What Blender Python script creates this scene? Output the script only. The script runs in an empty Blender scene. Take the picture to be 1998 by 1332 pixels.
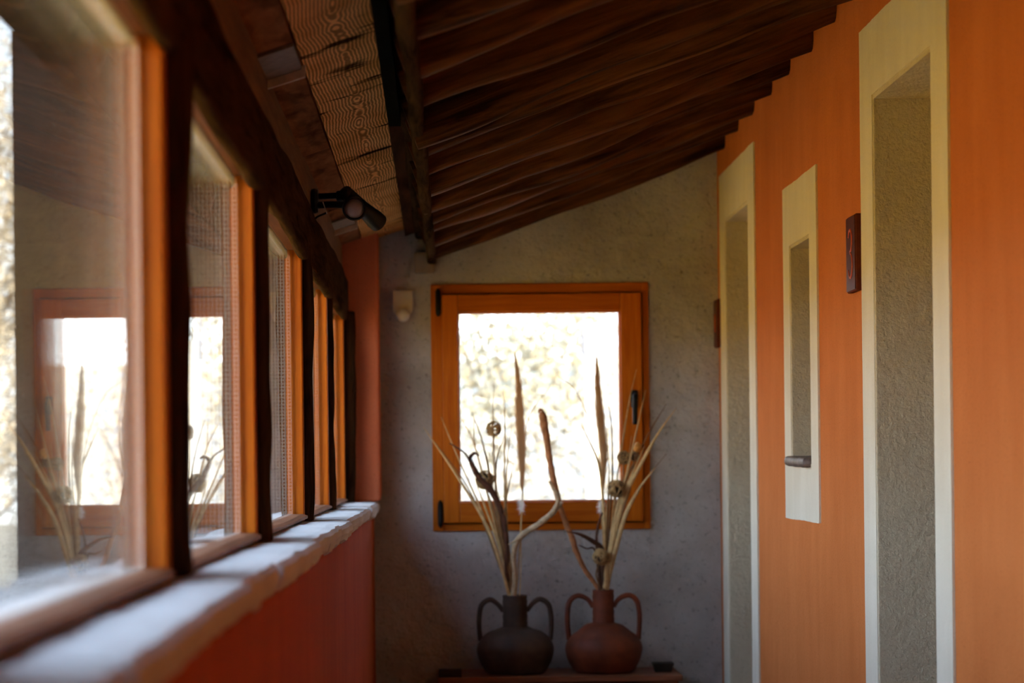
import bpy, math, random
from mathutils import Vector, Matrix, noise

# ------------------------------------------------------------------ scene, camera, light
S = bpy.context.scene
COL = S.collection
EYE = 1.25                      # eye height above the corridor floor
FPX = 4718.0                    # focal length in pixels of a 1998 px wide frame
ROLL = 0.011
cam = bpy.data.cameras.new('camera'); camo = bpy.data.objects.new('camera', cam); COL.objects.link(camo)
camo.location = (0, 0, EYE); camo.rotation_euler = (math.pi/2, ROLL, 0)
cam.sensor_width = 36; cam.lens = FPX*36/1998
cam.shift_x = (999-855)/1998; cam.shift_y = (900-666)/1998
cam.clip_start = .05; cam.clip_end = 500
cam.dof.use_dof = True; cam.dof.focus_distance = 6.4; cam.dof.aperture_fstop = 4.0
S.camera = camo

def lin(c):
    return tuple((x/255/12.92 if x/255 <= .04045 else ((x/255+.055)/1.055)**2.4) for x in c)

w = bpy.data.worlds.new('sky'); S.world = w; w.use_nodes = True
wt = w.node_tree; wn = wt.nodes; wn.clear()
wo = wn.new('ShaderNodeOutputWorld'); bg = wn.new('ShaderNodeBackground')
tc = wn.new('ShaderNodeTexCoord'); sp = wn.new('ShaderNodeSeparateXYZ'); rp = wn.new('ShaderNodeValToRGB')
wt.links.new(tc.outputs['Generated'], sp.inputs[0]); wt.links.new(sp.outputs['Z'], rp.inputs[0])
rp.color_ramp.elements[0].position = 0.0; rp.color_ramp.elements[0].color = (.92, .95, 1.0, 1)
rp.color_ramp.elements[1].position = .5; rp.color_ramp.elements[1].color = (.50, .67, 1.0, 1)
wt.links.new(rp.outputs[0], bg.inputs[0]); bg.inputs[1].default_value = 3.7
wt.links.new(bg.outputs[0], wo.inputs[0])

sl = bpy.data.lights.new('sun', 'SUN'); so = bpy.data.objects.new('sun', sl); COL.objects.link(so)
sl.energy = 13.5; sl.color = (1, .76, .44); sl.angle = math.radians(.6)
so.rotation_euler = Vector((-.97, -.2, -.78)).to_track_quat('-Z', 'Y').to_euler()

vs = S.view_settings
S.display_settings.display_device = 'sRGB'
vs.view_transform = 'Standard'; vs.look = 'None'; vs.gamma = 1; vs.exposure = 0.9; vs.use_curve_mapping = False
S.cycles.max_bounces = 14; S.cycles.diffuse_bounces = 3; S.cycles.glossy_bounces = 8
S.cycles.transparent_max_bounces = 40; S.cycles.transmission_bounces = 8
S.cycles.sample_clamp_indirect = 12

# ------------------------------------------------------------------ materials
def nodes(name):
    m = bpy.data.materials.new(name); m.use_nodes = True
    nt = m.node_tree
    return m, nt, nt.nodes['Principled BSDF']
def N(nt, t, **kw):
    n = nt.nodes.new(t)
    for k, v in kw.items():
        if k in n.inputs: n.inputs[k].default_value = v
        else: setattr(n, k, v)
    return n
def coords(nt, scale=(1, 1, 1), rot=(0, 0, 0), kind='Object', pre=0.0):
    t = nt.nodes.new('ShaderNodeTexCoord'); mp = nt.nodes.new('ShaderNodeMapping')
    if pre:
        m0 = nt.nodes.new('ShaderNodeMapping'); m0.inputs['Rotation'].default_value = (0, pre, 0)
        nt.links.new(t.outputs[kind], m0.inputs[0]); mp.inputs['Scale'].default_value = scale
        nt.links.new(m0.outputs[0], mp.inputs[0]); return mp.outputs[0]
    mp.inputs['Scale'].default_value = scale; mp.inputs['Rotation'].default_value = rot
    nt.links.new(t.outputs[kind], mp.inputs[0]); return mp.outputs[0]
def noi(nt, vec, scale, detail=4, rough=.55, dist=0):
    n = N(nt, 'ShaderNodeTexNoise', Scale=scale, Detail=detail, Roughness=rough, Distortion=dist)
    nt.links.new(vec, n.inputs['Vector']); return n.outputs['Fac']
def ramp(nt, fac, stops):
    r = nt.nodes.new('ShaderNodeValToRGB'); e = r.color_ramp.elements
    while len(e) < len(stops): e.new(.5)
    for i, (p, c) in enumerate(stops):
        e[i].position = p; e[i].color = (*c, 1) if len(c) == 3 else c
    nt.links.new(fac, r.inputs[0]); return r.outputs[0]
def mixc(nt, fac, a, b, mode='MIX'):
    m = nt.nodes.new('ShaderNodeMix'); m.data_type = 'RGBA'; m.blend_type = mode
    for s, v in ((m.inputs[0], fac), (m.inputs[6], a), (m.inputs[7], b)):
        if hasattr(v, 'is_linked'): nt.links.new(v, s)
        else: s.default_value = v if not isinstance(v, tuple) else (*v[:3], 1)
    return m.outputs[2]
def mth(nt, op, a, b=None, c=None):
    m = nt.nodes.new('ShaderNodeMath'); m.operation = op
    for i, v in enumerate((a, b, c)):
        if v is None: continue
        if hasattr(v, 'is_linked'): nt.links.new(v, m.inputs[i])
        else: m.inputs[i].default_value = v
    return m.outputs[0]
def bump(nt, p, h, strength=.5, dist=.01, prev=None):
    b = N(nt, 'ShaderNodeBump', Strength=strength, Distance=dist)
    nt.links.new(h, b.inputs['Height'])
    if prev: nt.links.new(prev, b.inputs['Normal'])
    nt.links.new(b.outputs[0], p.inputs['Normal']); return b.outputs[0]

def plaster(name, base, dark, coarse=14, fine=110, cb=.35, fb=.35, streak=True, amt=.5, pits=0.0, rough=.9):
    m, nt, p = nodes(name)
    v = coords(nt); n1 = noi(nt, v, 2.3, 5, .6)
    vs_ = coords(nt, (3.5, 3.5, .8)); n2 = noi(nt, vs_, 3.0, 4, .5)
    f = mth(nt, 'MULTIPLY_ADD', n2, .45, mth(nt, 'MULTIPLY', n1, .55)) if streak else n1
    col = ramp(nt, f, [(.32, dark), (.62, base)])
    n3 = noi(nt, v, fine, 4, .7)
    spk = ramp(nt, n3, [(.30, tuple(x*.45 for x in dark)), (.42, (1, 1, 1))])
    col = mixc(nt, amt, col, spk, 'MULTIPLY')
    nt.links.new(col, p.inputs['Base Color']); p.inputs['Roughness'].default_value = rough
    p.inputs['Specular IOR Level'].default_value = .08
    n4 = noi(nt, v, coarse, 6, .65)
    b = bump(nt, p, n4, cb, .02)
    b = bump(nt, p, n3, fb, .004, b)
    if pits:
        vv = coords(nt, (1, 1, .55), (0, .6, 0)); n5 = noi(nt, vv, 32, 4, .6, .7)
        pr = ramp(nt, n5, [(.30, (0, 0, 0)), (.37, (1, 1, 1))])
        bump(nt, p, pr, pits, .012, b)
    return m

def wood(name, dark, light, axis=1, stretch=.06, scale=38, bumpd=.004, bs=.5, rough=.6, spec=.3, crack=.0, tilt=0.0):
    """straight grain along the given axis"""
    m, nt, p = nodes(name)
    sc = [1, 1, 1]; sc[axis] = stretch
    v = coords(nt, tuple(sc), pre=tilt); g = noi(nt, v, scale, 6, .65, .6)
    sc2 = [1, 1, 1]; sc2[axis] = .25
    g2 = noi(nt, coords(nt, tuple(sc2), pre=tilt), 6, 3, .5)
    f = mth(nt, 'MULTIPLY_ADD', g, .65, mth(nt, 'MULTIPLY', g2, .35))
    col = ramp(nt, f, [(.36, dark), (.64, light)])
    if crack:
        c = noi(nt, v, scale*.45, 3, .5, .3)
        cr = ramp(nt, c, [(.34, (1-crack,)*3), (.42, (1, 1, 1))])
        col = mixc(nt, 1.0, col, cr, 'MULTIPLY')
    nt.links.new(col, p.inputs['Base Color'])
    p.inputs['Roughness'].default_value = rough; p.inputs['Specular IOR Level'].default_value = spec
    bump(nt, p, g, bs, bumpd)
    return m

def figured(name):
    """flat sawn board: growth rings cut lengthwise, adze cuts across"""
    m, nt, p = nodes(name)
    t = nt.nodes.new('ShaderNodeTexCoord'); s = nt.nodes.new('ShaderNodeSeparateXYZ')
    nt.links.new(t.outputs['Object'], s.inputs[0]); X, Y = s.outputs[0], s.outputs[1]
    ny = noi(nt, coords(nt, (.4, 1.3, 0)), 1.5, 2, .5)
    nz = noi(nt, coords(nt, (.3, .8, 0)), 1.6, 5, .62)
    fine = noi(nt, coords(nt, (4, 9, 0)), 2, 5, .75)
    xc = mth(nt, 'ADD', X, mth(nt, 'MULTIPLY', mth(nt, 'SUBTRACT', ny, .5), .05))
    xc = mth(nt, 'ADD', xc, mth(nt, 'MULTIPLY', mth(nt, 'SUBTRACT', fine, .5), .006))
    dz = mth(nt, 'MULTIPLY', mth(nt, 'SUBTRACT', nz, .47), .13)
    d = mth(nt, 'SQRT', mth(nt, 'ADD', mth(nt, 'MULTIPLY', xc, xc), mth(nt, 'MULTIPLY', dz, dz)))
    rings = mth(nt, 'MULTIPLY_ADD', mth(nt, 'SINE', mth(nt, 'MULTIPLY', d, 2*math.pi/.0078)), .5, .5)
    base = ramp(nt, noi(nt, coords(nt, (1, .5, 1)), 9, 4, .6), [(.3, (.62, .29, .085)), (.7, (.92, .50, .19))])
    ringc = ramp(nt, rings, [(.2, (.42, .38, .33)), (.75, (1.0, 1.0, 1.0)), (1, (1.6, 1.55, 1.5))])
    col = mixc(nt, .85, base, ringc, 'MULTIPLY')
    cr = noi(nt, coords(nt, (1.6, 5.2, 1), (0, 0, .12)), 2.0, 4, .6, .3)
    crr = ramp(nt, cr, [(.35, (.10, .08, .07)), (.40, (1, 1, 1))])
    col = mixc(nt, 1.0, col, crr, 'MULTIPLY')
    nt.links.new(col, p.inputs['Base Color']); p.inputs['Roughness'].default_value = .62
    p.inputs['Specular IOR Level'].default_value = 0
    b = bump(nt, p, rings, .25, .0015)
    bump(nt, p, crr, .6, .008, b)
    return m

def plain(name, col, rough=.6, metal=0, spec=.4, vary=0.0, sc=30, b=0.0):
    m, nt, p = nodes(name)
    p.inputs['Roughness'].default_value = rough; p.inputs['Metallic'].default_value = metal
    p.inputs['Specular IOR Level'].default_value = spec
    n = noi(nt, coords(nt), sc, 4, .6)
    c = ramp(nt, n, [(.3, tuple(x*(1-vary) for x in col)), (.7, tuple(min(1, x*(1+vary)) for x in col))])
    nt.links.new(c, p.inputs['Base Color'])
    if b: bump(nt, p, n, b, .004)
    return m

def thin_hair(name, c):
    m = bpy.data.materials.new(name); m.use_nodes = True; nt = m.node_tree; nt.nodes.clear()
    o = nt.nodes.new('ShaderNodeOutputMaterial'); mx = nt.nodes.new('ShaderNodeMixShader')
    d = nt.nodes.new('ShaderNodeBsdfDiffuse'); t = nt.nodes.new('ShaderNodeBsdfTranslucent')
    d.inputs[0].default_value = (*c, 1); t.inputs[0].default_value = (*c, 1); mx.inputs[0].default_value = .35
    nt.links.new(d.outputs[0], mx.inputs[1]); nt.links.new(t.outputs[0], mx.inputs[2]); nt.links.new(mx.outputs[0], o.inputs[0])
    return m
def glass(name):
    m = bpy.data.materials.new(name); m.use_nodes = True; nt = m.node_tree; nt.nodes.clear()
    o = nt.nodes.new('ShaderNodeOutputMaterial'); mx = nt.nodes.new('ShaderNodeMixShader')
    tr = nt.nodes.new('ShaderNodeBsdfTransparent'); gl = nt.nodes.new('ShaderNodeBsdfGlossy')
    fr = nt.nodes.new('ShaderNodeFresnel'); ge = nt.nodes.new('ShaderNodeNewGeometry')
    ior = mth(nt, 'MULTIPLY_ADD', ge.outputs['Backfacing'], 1/1.5-1.5, 1.5)
    nt.links.new(ior, fr.inputs['IOR'])
    tr.inputs[0].default_value = (.985, .995, .985, 1); gl.inputs['Roughness'].default_value = 0.0
    gl.inputs[0].default_value = (1, 1, 1, 1)
    nt.links.new(fr.outputs[0], mx.inputs[0]); nt.links.new(tr.outputs[0], mx.inputs[1]); nt.links.new(gl.outputs[0], mx.inputs[2])
    nt.links.new(mx.outputs[0], o.inputs[0]); return m

M = {
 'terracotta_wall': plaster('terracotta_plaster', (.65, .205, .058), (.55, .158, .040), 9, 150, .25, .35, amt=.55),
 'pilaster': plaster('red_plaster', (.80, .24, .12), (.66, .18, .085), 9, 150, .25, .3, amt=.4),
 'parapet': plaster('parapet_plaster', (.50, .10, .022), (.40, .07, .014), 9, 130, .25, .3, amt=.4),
 'end_wall': plaster('rough_grey_plaster', (.55, .54, .54), (.36, .34, .32), 10, 60, 1.0, .6, streak=False, amt=.6, pits=.55),
 'reveal': plaster('rough_tan_plaster', (.78, .69, .52), (.66, .57, .42), 45, 140, .6, .7, streak=False, amt=.3),
 'cream': plaster('cream_lime_band', (.80, .74, .62), (.70, .63, .50), 10, 160, .2, .2, amt=.25),
 'sill': plaster('whitewashed_stone', (.70, .68, .655), (.58, .555, .53), 12, 60, .35, .3, streak=False, amt=.2),
 'frame': wood('honey_pine', (.42, .085, .003), (.64, .185, .010), 2, .05, 60, .001, .3, .42, .15),
 'frame_h': wood('honey_pine_across', (.36, .075, .003), (.54, .145, .007), 0, .05, 60, .001, .3, .42, .15),
 'frame_y': wood('brown_pine', (.17, .065, .028), (.30, .12, .055), 1, .05, 60, .002, .4, .55, .08),
 'post': wood('charred_post_wood', (.020, .011, .006), (.085, .040, .018), 2, .10, 45, .010, .8, .8, 0, .6),
 'beam': wood('dark_beam_wood', (.022, .013, .008), (.085, .045, .024), 1, .08, 45, .010, .8, .8, 0, .5),
 'fascia': wood('fascia_wood', (.13, .055, .018), (.24, .11, .038), 1, .06, 50, .003, .5, .6, .08),
 'soffit_red': wood('reddish_soffit', (.17, .068, .034), (.38, .165, .075), 1, .3, 24, .004, .6, .8, 0, .4),
 'figured': figured('figured_old_board'),
 'rafter': wood('rafter_wood', (.022, .008, .004), (.165, .060, .018), 0, .07, 42, .008, .8, .6, .03, .55, .35),
 'deck': wood('deck_wood', (.04, .02, .012), (.12, .05, .025), 1, .07, 30, .004, .5, .7, 0),
 'felt': plain('black_felt', (.008, .008, .008), .95, 0, 0, .3, 40, .4),
 'lip': plain('lit_pale_lip', (.62, .52, .40), .5, 0, .4, .2, 40),  # pale tone stands in for light on the lip's front
 'plate': plain('greybrown_plate', (.20, .14, .10), .6, 0, .4, .3, 30, .2),
 'black': plain('black_metal', (.010, .010, .011), .45, 0, .2, .2),
 'lamp_glass': plain('dark_lamp_glass', (.30, .25, .28), .25, .2, .6, .1),
 'steel': plain('steel', (.7, .7, .68), .35, 1, .5),
 'plastic': plain('ivory_plastic', (.70, .64, .48), .5, 0, .4, .05),
 'lens': plain('white_lens', (.80, .80, .76), .2, 0, .5, .03),
 'dull': plain('dull_plastic', (.34, .27, .20), .6, 0, .3, .08),
 'plaque': plain('glazed_brown', (.095, .016, .007), .4, 0, .12, .3, 60),
 'digit': plain('red_glaze', (.52, .085, .02), .4, 0, .3, .2, 90),
 'plaque_edge': plain('unglazed_edge', (.13, .025, .010), .7, 0, .1, .2, 60),
 'stone': plain('dark_slate', (.13, .09, .075), .5, 0, .4, .5, 35, .5),
 'vase_dark': plain('dark_brown_clay', (.060, .038, .027), .6, 0, .3, .4, 18, .25),
 'vase_red': plain('red_clay', (.155, .036, .014), .6, 0, .3, .55, 9, .25),
 'bench': wood('bench_wood', (.13, .042, .018), (.30, .105, .045), 0, .06, 40, .002, .4, .5, .4),
 'blackwood': plain('black_wood', (.018, .013, .010), .6, 0, .3, .3),
 'straw': plain('straw', (.62, .42, .19), .6, 0, .3, .25, 40),
 'straw_dark': plain('brown_straw', (.22, .11, .04), .6, 0, .3, .3, 40),
 'plume': thin_hair('plume', (.70, .47, .26)),
 'fluff': thin_hair('white_fluff', (.86, .82, .76)),
 'ball': plain('woven_vine', (.38, .24, .10), .7, 0, .3, .4, 60),
 'ball_core': plain('ball_core', (.07, .042, .022), .8, 0, .2, .3, 40),
 'ochre': plain('ochre_pod', (.60, .26, .05), .6, 0, .3, .3, 60),
 'twig_dark': plain('dark_driftwood', (.085, .032, .016), .6, 0, .3, .4, 50, .3),
 'twig_pale': plain('pale_driftwood', (.48, .35, .21), .7, 0, .3, .3, 60, .3),
 'twig_red': plain('red_driftwood', (.38, .16, .065), .6, 0, .3, .3, 50, .3),
 'outer_boards': wood('dark_outer_boards', (.022, .016, .012), (.05, .038, .028), 2, .08, 30, .004, .6, .7, .1),
 'glass': glass('window_glass'),
 'spacer': plain('spacer_aluminium', (.97, .95, .86), .5, 0, .5, .02),
 'seal': plain('black_seal', (.02, .016, .012), .7, 0, .1),
 'hole': plain('spacer_hole', (.03, .03, .03), .8),
 'hill': plain('pale_hillside', (.28, .26, .21), .95, 0, .1, .25, .8),
 'ground': plain('dry_grass_ground', (.54, .31, .026), .95, 0, .1, .35, .8),
 'bark': plain('bark', (.34, .28, .21), .9, 0, .1, .3, 12),
 'leaf_far': plain('bright_leaf', (.72, .64, .50), .8, 0, .2, .35, 4),
 'leaf_y': plain('yellow_leaf', (.37, .34, .25), .8, 0, .2, .3, 4),
 'leaf_w': plain('pale_leaf', (.40, .385, .35), .8, 0, .2, .25, 4),
 'pole': plain('white_pole', (.86, .82, .72), .6, 0, .3, .05),
 'pole_dark': plain('grey_pole_sleeve', (.25, .25, .27), .6, 0, .3, .1),
 'floor': plain('floor_cement', (.34, .17, .10), .7, 0, .3, .2, 8),
 'door': wood('door_wood', (.10, .04, .02), (.22, .09, .04), 2, .05, 30, .002, .4, .5, .3),
 'roof': plain('roof_tile_clay', (.42, .18, .09), .9, 0, .2, .3, 5),
}

# ------------------------------------------------------------------ mesh helpers
def mk(name, V, F, mat, parent=None, origin=None, smooth=False):
    """one mesh object; V in world space, its origin at the parent's (or the given) point"""
    o3 = Vector(parent.get('base', (0, 0, 0))) if parent is not None else Vector(origin or (0, 0, 0))
    me = bpy.data.meshes.new(name)
    me.from_pydata([tuple(Vector(v)-o3) for v in V], [], F); me.update()
    import bmesh
    bm = bmesh.new(); bm.from_mesh(me); bmesh.ops.recalc_face_normals(bm, faces=bm.faces); bm.to_mesh(me); bm.free()
    if smooth: me.polygons.foreach_set('use_smooth', [True]*len(me.polygons))
    if isinstance(mat, str): mat = M[mat]
    me.materials.append(mat)
    ob = bpy.data.objects.new(name, me); COL.objects.link(ob)
    if parent is not None: ob.parent = parent
    else: ob.location = o3
    ob['base'] = tuple(o3)
    return ob
def thing(name, label, cat, base, group=None):
    o = bpy.data.objects.new(name, None); COL.objects.link(o); o.location = base; o['base'] = tuple(base)
    o.empty_display_size = .05
    o['label'] = label; o['category'] = cat; o['kind'] = 'thing'
    if group: o['group'] = group
    return o
def tag(o, label, cat, group=None):
    o['label'] = label; o['category'] = cat; o['kind'] = 'thing'
    if group: o['group'] = group
    return o
def struct(name, base=(0, 0, 0)):
    o = bpy.data.objects.new(name, None); COL.objects.link(o); o.location = base; o['base'] = tuple(base)
    o.empty_display_size = .05; o['kind'] = 'structure'; return o
def st(o):
    o['kind'] = 'structure'; return o

def box(x0, x1, y0, y1, z0, z1, b=0.0):
    """box, optionally with chamfered long edges (24 triangles or more)"""
    if not b:
        V = [(x, y, z) for x in (x0, x1) for y in (y0, y1) for z in (z0, z1)]
        F = [(0, 1, 3, 2), (4, 6, 7, 5), (0, 4, 5, 1), (2, 3, 7, 6), (0, 2, 6, 4), (1, 5, 7, 3)]
        return V, F
    import bmesh
    bm = bmesh.new()
    V, F = box(x0, x1, y0, y1, z0, z1)
    vs_ = [bm.verts.new(v) for v in V]
    for f in F: bm.faces.new([vs_[i] for i in f])
    bmesh.ops.bevel(bm, geom=list(bm.edges), offset=b, segments=2, affect='EDGES', profile=.5)
    bm.verts.index_update()
    V = [tuple(v.co) for v in bm.verts]; F = [tuple(v.index for v in f.verts) for f in bm.faces]; bm.free()
    return V, F
def join(*parts):
    V, F = [], []
    for v, f in parts:
        o = len(V); V += list(v); F += [tuple(i+o for i in q) for q in f]
    return V, F
def rot(VF, ang, axis, c):
    R = Matrix.Rotation(ang, 3, axis); c = Vector(c)
    return [tuple(R @ (Vector(v)-c)+c) for v in VF[0]], VF[1]

def beam(p0, p1, w, h, up=(0, 0, 1), n=40, amp=.006, seed=0, rnd=.012, freq=5, twist=0, sag=0):
    """hewn timber: rounded rectangle section swept from p0 to p1 with an uneven surface"""
    p0, p1, up = Vector(p0), Vector(p1), Vector(up)
    d = (p1-p0); L = d.length; d.normalize(); s = d.cross(up).normalized(); u = s.cross(d).normalized()
    sec = []
    a, b = w/2, h/2
    for cx, cy, a0 in ((a-rnd, b-rnd, 0), (-a+rnd, b-rnd, 90), (-a+rnd, -b+rnd, 180), (a-rnd, -b+rnd, 270)):
        for k in range(3):
            t = math.radians(a0+45*k); sec.append((cx+rnd*math.cos(t), cy+rnd*math.sin(t)))
    # add mid points
    s2 = []
    for i in range(len(sec)):
        q, r = sec[i], sec[(i+1) % len(sec)]; s2.append(q)
        if math.hypot(q[0]-r[0], q[1]-r[1]) > .03:
            for k in (1, 2): s2.append((q[0]+(r[0]-q[0])*k/3, q[1]+(r[1]-q[1])*k/3))
    m = len(s2); V, F = [], []
    for i in range(n+1):
        t = i/n
        wob = noise.noise(Vector((seed*7.3, t*L*1.3, 1.7)))*amp*1.2
        wob2 = noise.noise(Vector((seed*3.1, t*L*1.1, 9.7)))*amp*1.2
        for (x, y) in s2:
            q = Vector((x*9+seed*5.7, y*9, t*L*freq))
            nv = noise.noise(q); k, k2 = 1+nv*min(amp/a, .45), 1+nv*min(amp/b, .45)
            V.append(tuple(p0+d*(t*L)+s*(x*k+wob)+u*(y*k2+wob2-sag*4*t*(1-t))))
    for i in range(n):
        for j in range(m):
            F.append((i*m+j, i*m+(j+1) % m, (i+1)*m+(j+1) % m, (i+1)*m+j))
    F.append(tuple(range(m))[::-1]); F.append(tuple(n*m+j for j in range(m)))
    return V, F

def smooth_path(pts, k=6):
    P = [Vector(p) for p in pts]
    if len(P) < 3:
        return [P[0].lerp(P[-1], i/k) for i in range(k+1)]
    out = []
    for i in range(len(P)-1):
        a = P[i-1] if i else P[0]*2-P[1]
        b, c = P[i], P[i+1]
        d = P[i+2] if i+2 < len(P) else P[-1]*2-P[-2]
        for j in range(k):
            t = j/k
            out.append(.5*((2*b)+(c-a)*t+(2*a-5*b+4*c-d)*t*t+(3*b-a-3*c+d)*t**3))
    out.append(P[-1]); return out
def tube(pts, rad, n=6, k=6, flat=1.0, knob=0.0, seed=0, fdir=(0, 1, 0)):
    """tapered tube through pts; rad = list of radii (spread along the path); flat < 1 thins it along fdir"""
    P = smooth_path(pts, k); m = len(P); V, F = [], []
    if not isinstance(rad, (list, tuple)): rad = [rad]
    fd = Vector(fdir)
    for i, p in enumerate(P):
        t = (P[min(i+1, m-1)]-P[max(i-1, 0)]).normalized()
        b = fd - t*fd.dot(t)
        if b.length < 1e-4: b = Vector((1, 0, 0)) - t*t.x
        b.normalize(); s = t.cross(b)
        f = i/(m-1)*(len(rad)-1); j = min(int(f), len(rad)-2) if len(rad) > 1 else 0
        r = rad[0] if len(rad) == 1 else rad[j]+(rad[j+1]-rad[j])*(f-j)
        for q in range(n):
            a = 2*math.pi*q/n
            rr = r*(1+knob*noise.noise(Vector((i*.55+seed*11, math.cos(a)*1.2, math.sin(a)*1.2))))
            V.append(tuple(p+s*math.cos(a)*rr+b*math.sin(a)*rr*flat))
    for i in range(m-1):
        for q in range(n):
            F.append((i*n+q, i*n+(q+1) % n, (i+1)*n+(q+1) % n, (i+1)*n+q))
    F.append(tuple(range(n))[::-1]); F.append(tuple((m-1)*n+q for q in range(n)))
    return V, F
def lathe(prof, c, n=40, axis='Z', closed=True, d=None):
    """prof = [(r, h)...] about an axis through c"""
    V, F = [], []; c = Vector(c)
    if d is None: d = {'X': (1, 0, 0), 'Y': (0, 1, 0), 'Z': (0, 0, 1)}[axis]
    d = Vector(d).normalized(); a = d.orthogonal().normalized(); b = d.cross(a)
    for r, h in prof:
        for k in range(n):
            t = 2*math.pi*k/n; V.append(tuple(c+d*h+a*r*math.cos(t)+b*r*math.sin(t)))
    for i in range(len(prof)-1):
        for k in range(n):
            F.append((i*n+k, i*n+(k+1) % n, (i+1)*n+(k+1) % n, (i+1)*n+k))
    if closed:
        F.append(tuple(range(n))[::-1]); F.append(tuple((len(prof)-1)*n+k for k in range(n)))
    return V, F
def at(px, py, Y):
    """the point of the photograph's pixel (px, py) at distance Y down the corridor"""
    x, y = px-855, py-900
    u = x-ROLL*y; v = y+ROLL*x
    return Vector((u*Y/FPX, Y, EYE-v*Y/FPX))
def z(r): return EYE+r        # height from eye-relative height

XR, YE = 1.10, 9.436            # right wall face, end wall face
XS = -.23                       # sill front
PI = math.pi

# ------------------------------------------------------------------ shell
FL = mk('floor', *box(-.56, 1.62, -1.6, 9.8, -.15, 0), 'floor'); st(FL)

def wall_grid(name, us, vs_, holes, pos, depth, mat):
    """a thick wall in the plane 'x' or 'y' with rectangular holes; us, vs_ = cut positions"""
    V, F = [], []; idx = {}
    plane, c = pos
    def P(i, j, k):
        key = (i, j, k)
        if key not in idx:
            u, v = us[i], vs_[j]; w_ = c+k*depth
            V.append((w_, u, v) if plane == 'x' else (u, w_, v)); idx[key] = len(V)-1
        return idx[key]
    def solid(i, j):
        if i < 0 or j < 0 or i >= len(us)-1 or j >= len(vs_)-1: return False
        um, vm = (us[i]+us[i+1])/2, (vs_[j]+vs_[j+1])/2
        return not any(a < um < b and e < vm < f for a, b, e, f in holes)
    for i in range(len(us)-1):
        for j in range(len(vs_)-1):
            if not solid(i, j): continue
            F.append((P(i, j, 0), P(i+1, j, 0), P(i+1, j+1, 0), P(i, j+1, 0)))
            F.append((P(i, j, 1), P(i, j+1, 1), P(i+1, j+1, 1), P(i+1, j, 1)))
            for (di, dj, a, b) in ((-1, 0, (i, j), (i, j+1)), (1, 0, (i+1, j), (i+1, j+1)), (0, -1, (i, j), (i+1, j)), (0, 1, (i, j+1), (i+1, j+1))):
                if not solid(i+di, j+dj):
                    F.append((P(*a, 0), P(*b, 0), P(*b, 1), P(*a, 1)))
    return mk(name, V, F, mat)

# openings in the right wall: (y0, y1, z0, z1)
D1 = (5.33, 6.05, 0, z(.905)); D2 = (8.48, 9.16, 0, z(.905)); NI = (7.09, 7.49, z(-.02), z(.655))
ys = sorted({-1.6, D1[0], D1[1], D2[0], D2[1], NI[0], NI[1], 9.8})
zs = sorted({0, NI[2], NI[3], D1[3], 2.95})
st(wall_grid('wall_right', ys, zs, [D1, D2, NI], ('x', XR), .48, 'terracotta_wall'))

# end wall with its window hole; it runs on outside past the parapet
WX0, WX1, WZ0, WZ1 = -.005, .815, z(-.262), z(.672)
st(mk('wall_outer', *box(-1.645, -.605, YE, YE+.34, -2.0, 2.95), 'outer_boards'))
st(wall_grid('wall_end', [-.605, WX0, WX1, XR], [-2.0, WZ0, WZ1, 2.95], [(WX0, WX1, WZ0, WZ1)], ('y', YE), .34, 'end_wall'))
st(mk('wall_back', *box(-.6, XR, -1.6, -1.45, 0, 2.9), 'terracotta_wall'))
# parapet, wall under the windows
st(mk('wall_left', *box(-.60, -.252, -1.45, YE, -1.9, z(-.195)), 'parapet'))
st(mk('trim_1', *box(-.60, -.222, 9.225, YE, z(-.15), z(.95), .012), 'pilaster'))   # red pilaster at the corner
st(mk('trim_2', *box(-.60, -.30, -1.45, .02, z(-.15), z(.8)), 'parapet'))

# ------------------------------------------------------------------ door surrounds, niche
def surround(parent, y0, y1, z0, z1, wy, ztop, zbot, seed, foot=False):
    """flat lime band round an opening, hand-cut edges, 6 mm proud of the wall"""
    random.seed(seed)
    def edge(a, b, n, amp, inner):
        out = []
        for i in range(n):
            t = i/n; p = (a[0]+(b[0]-a[0])*t, a[1]+(b[1]-a[1])*t)
            k = 0 if inner else (noise.noise(Vector((p[0]*6+seed, p[1]*6, 2)))*.0025+noise.noise(Vector((p[0]*40, p[1]*40, seed)))*.0015)
            out.append((p[0]+k, p[1]+k))
        return out
    O = [(y0-wy, zbot), (y1+wy, zbot), (y1+wy, ztop), (y0-wy, ztop)]
    I = [(y0, z0), (y1, z0), (y1, z1), (y0, z1)]
    no, V, F = 40, [], []
    ro, ri = [], []
    for a in range(4):
        ro += edge(O[a], O[(a+1) % 4], no, 1, False); ri += edge(I[a], I[(a+1) % 4], no, 1, True)
    n = len(ro); xo, xi = XR-.006, XR+.002
    for (y, zz) in ro: V.append((xo, y, zz))
    for (y, zz) in ri: V.append((xo, y, zz))
    for (y, zz) in ro: V.append((xi, y+.0, zz))
    for (y, zz) in ri: V.append((xi, y, zz))
    for i in range(n):
        j = (i+1) % n
        if foot and i < no: continue
        F.append((i, j, n+j, n+i)); F.append((i, 2*n+i, 2*n+j, j)); F.append((n+i, n+j, 3*n+j, 3*n+i))
    return mk('surround', V, F, 'cream', parent)

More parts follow.
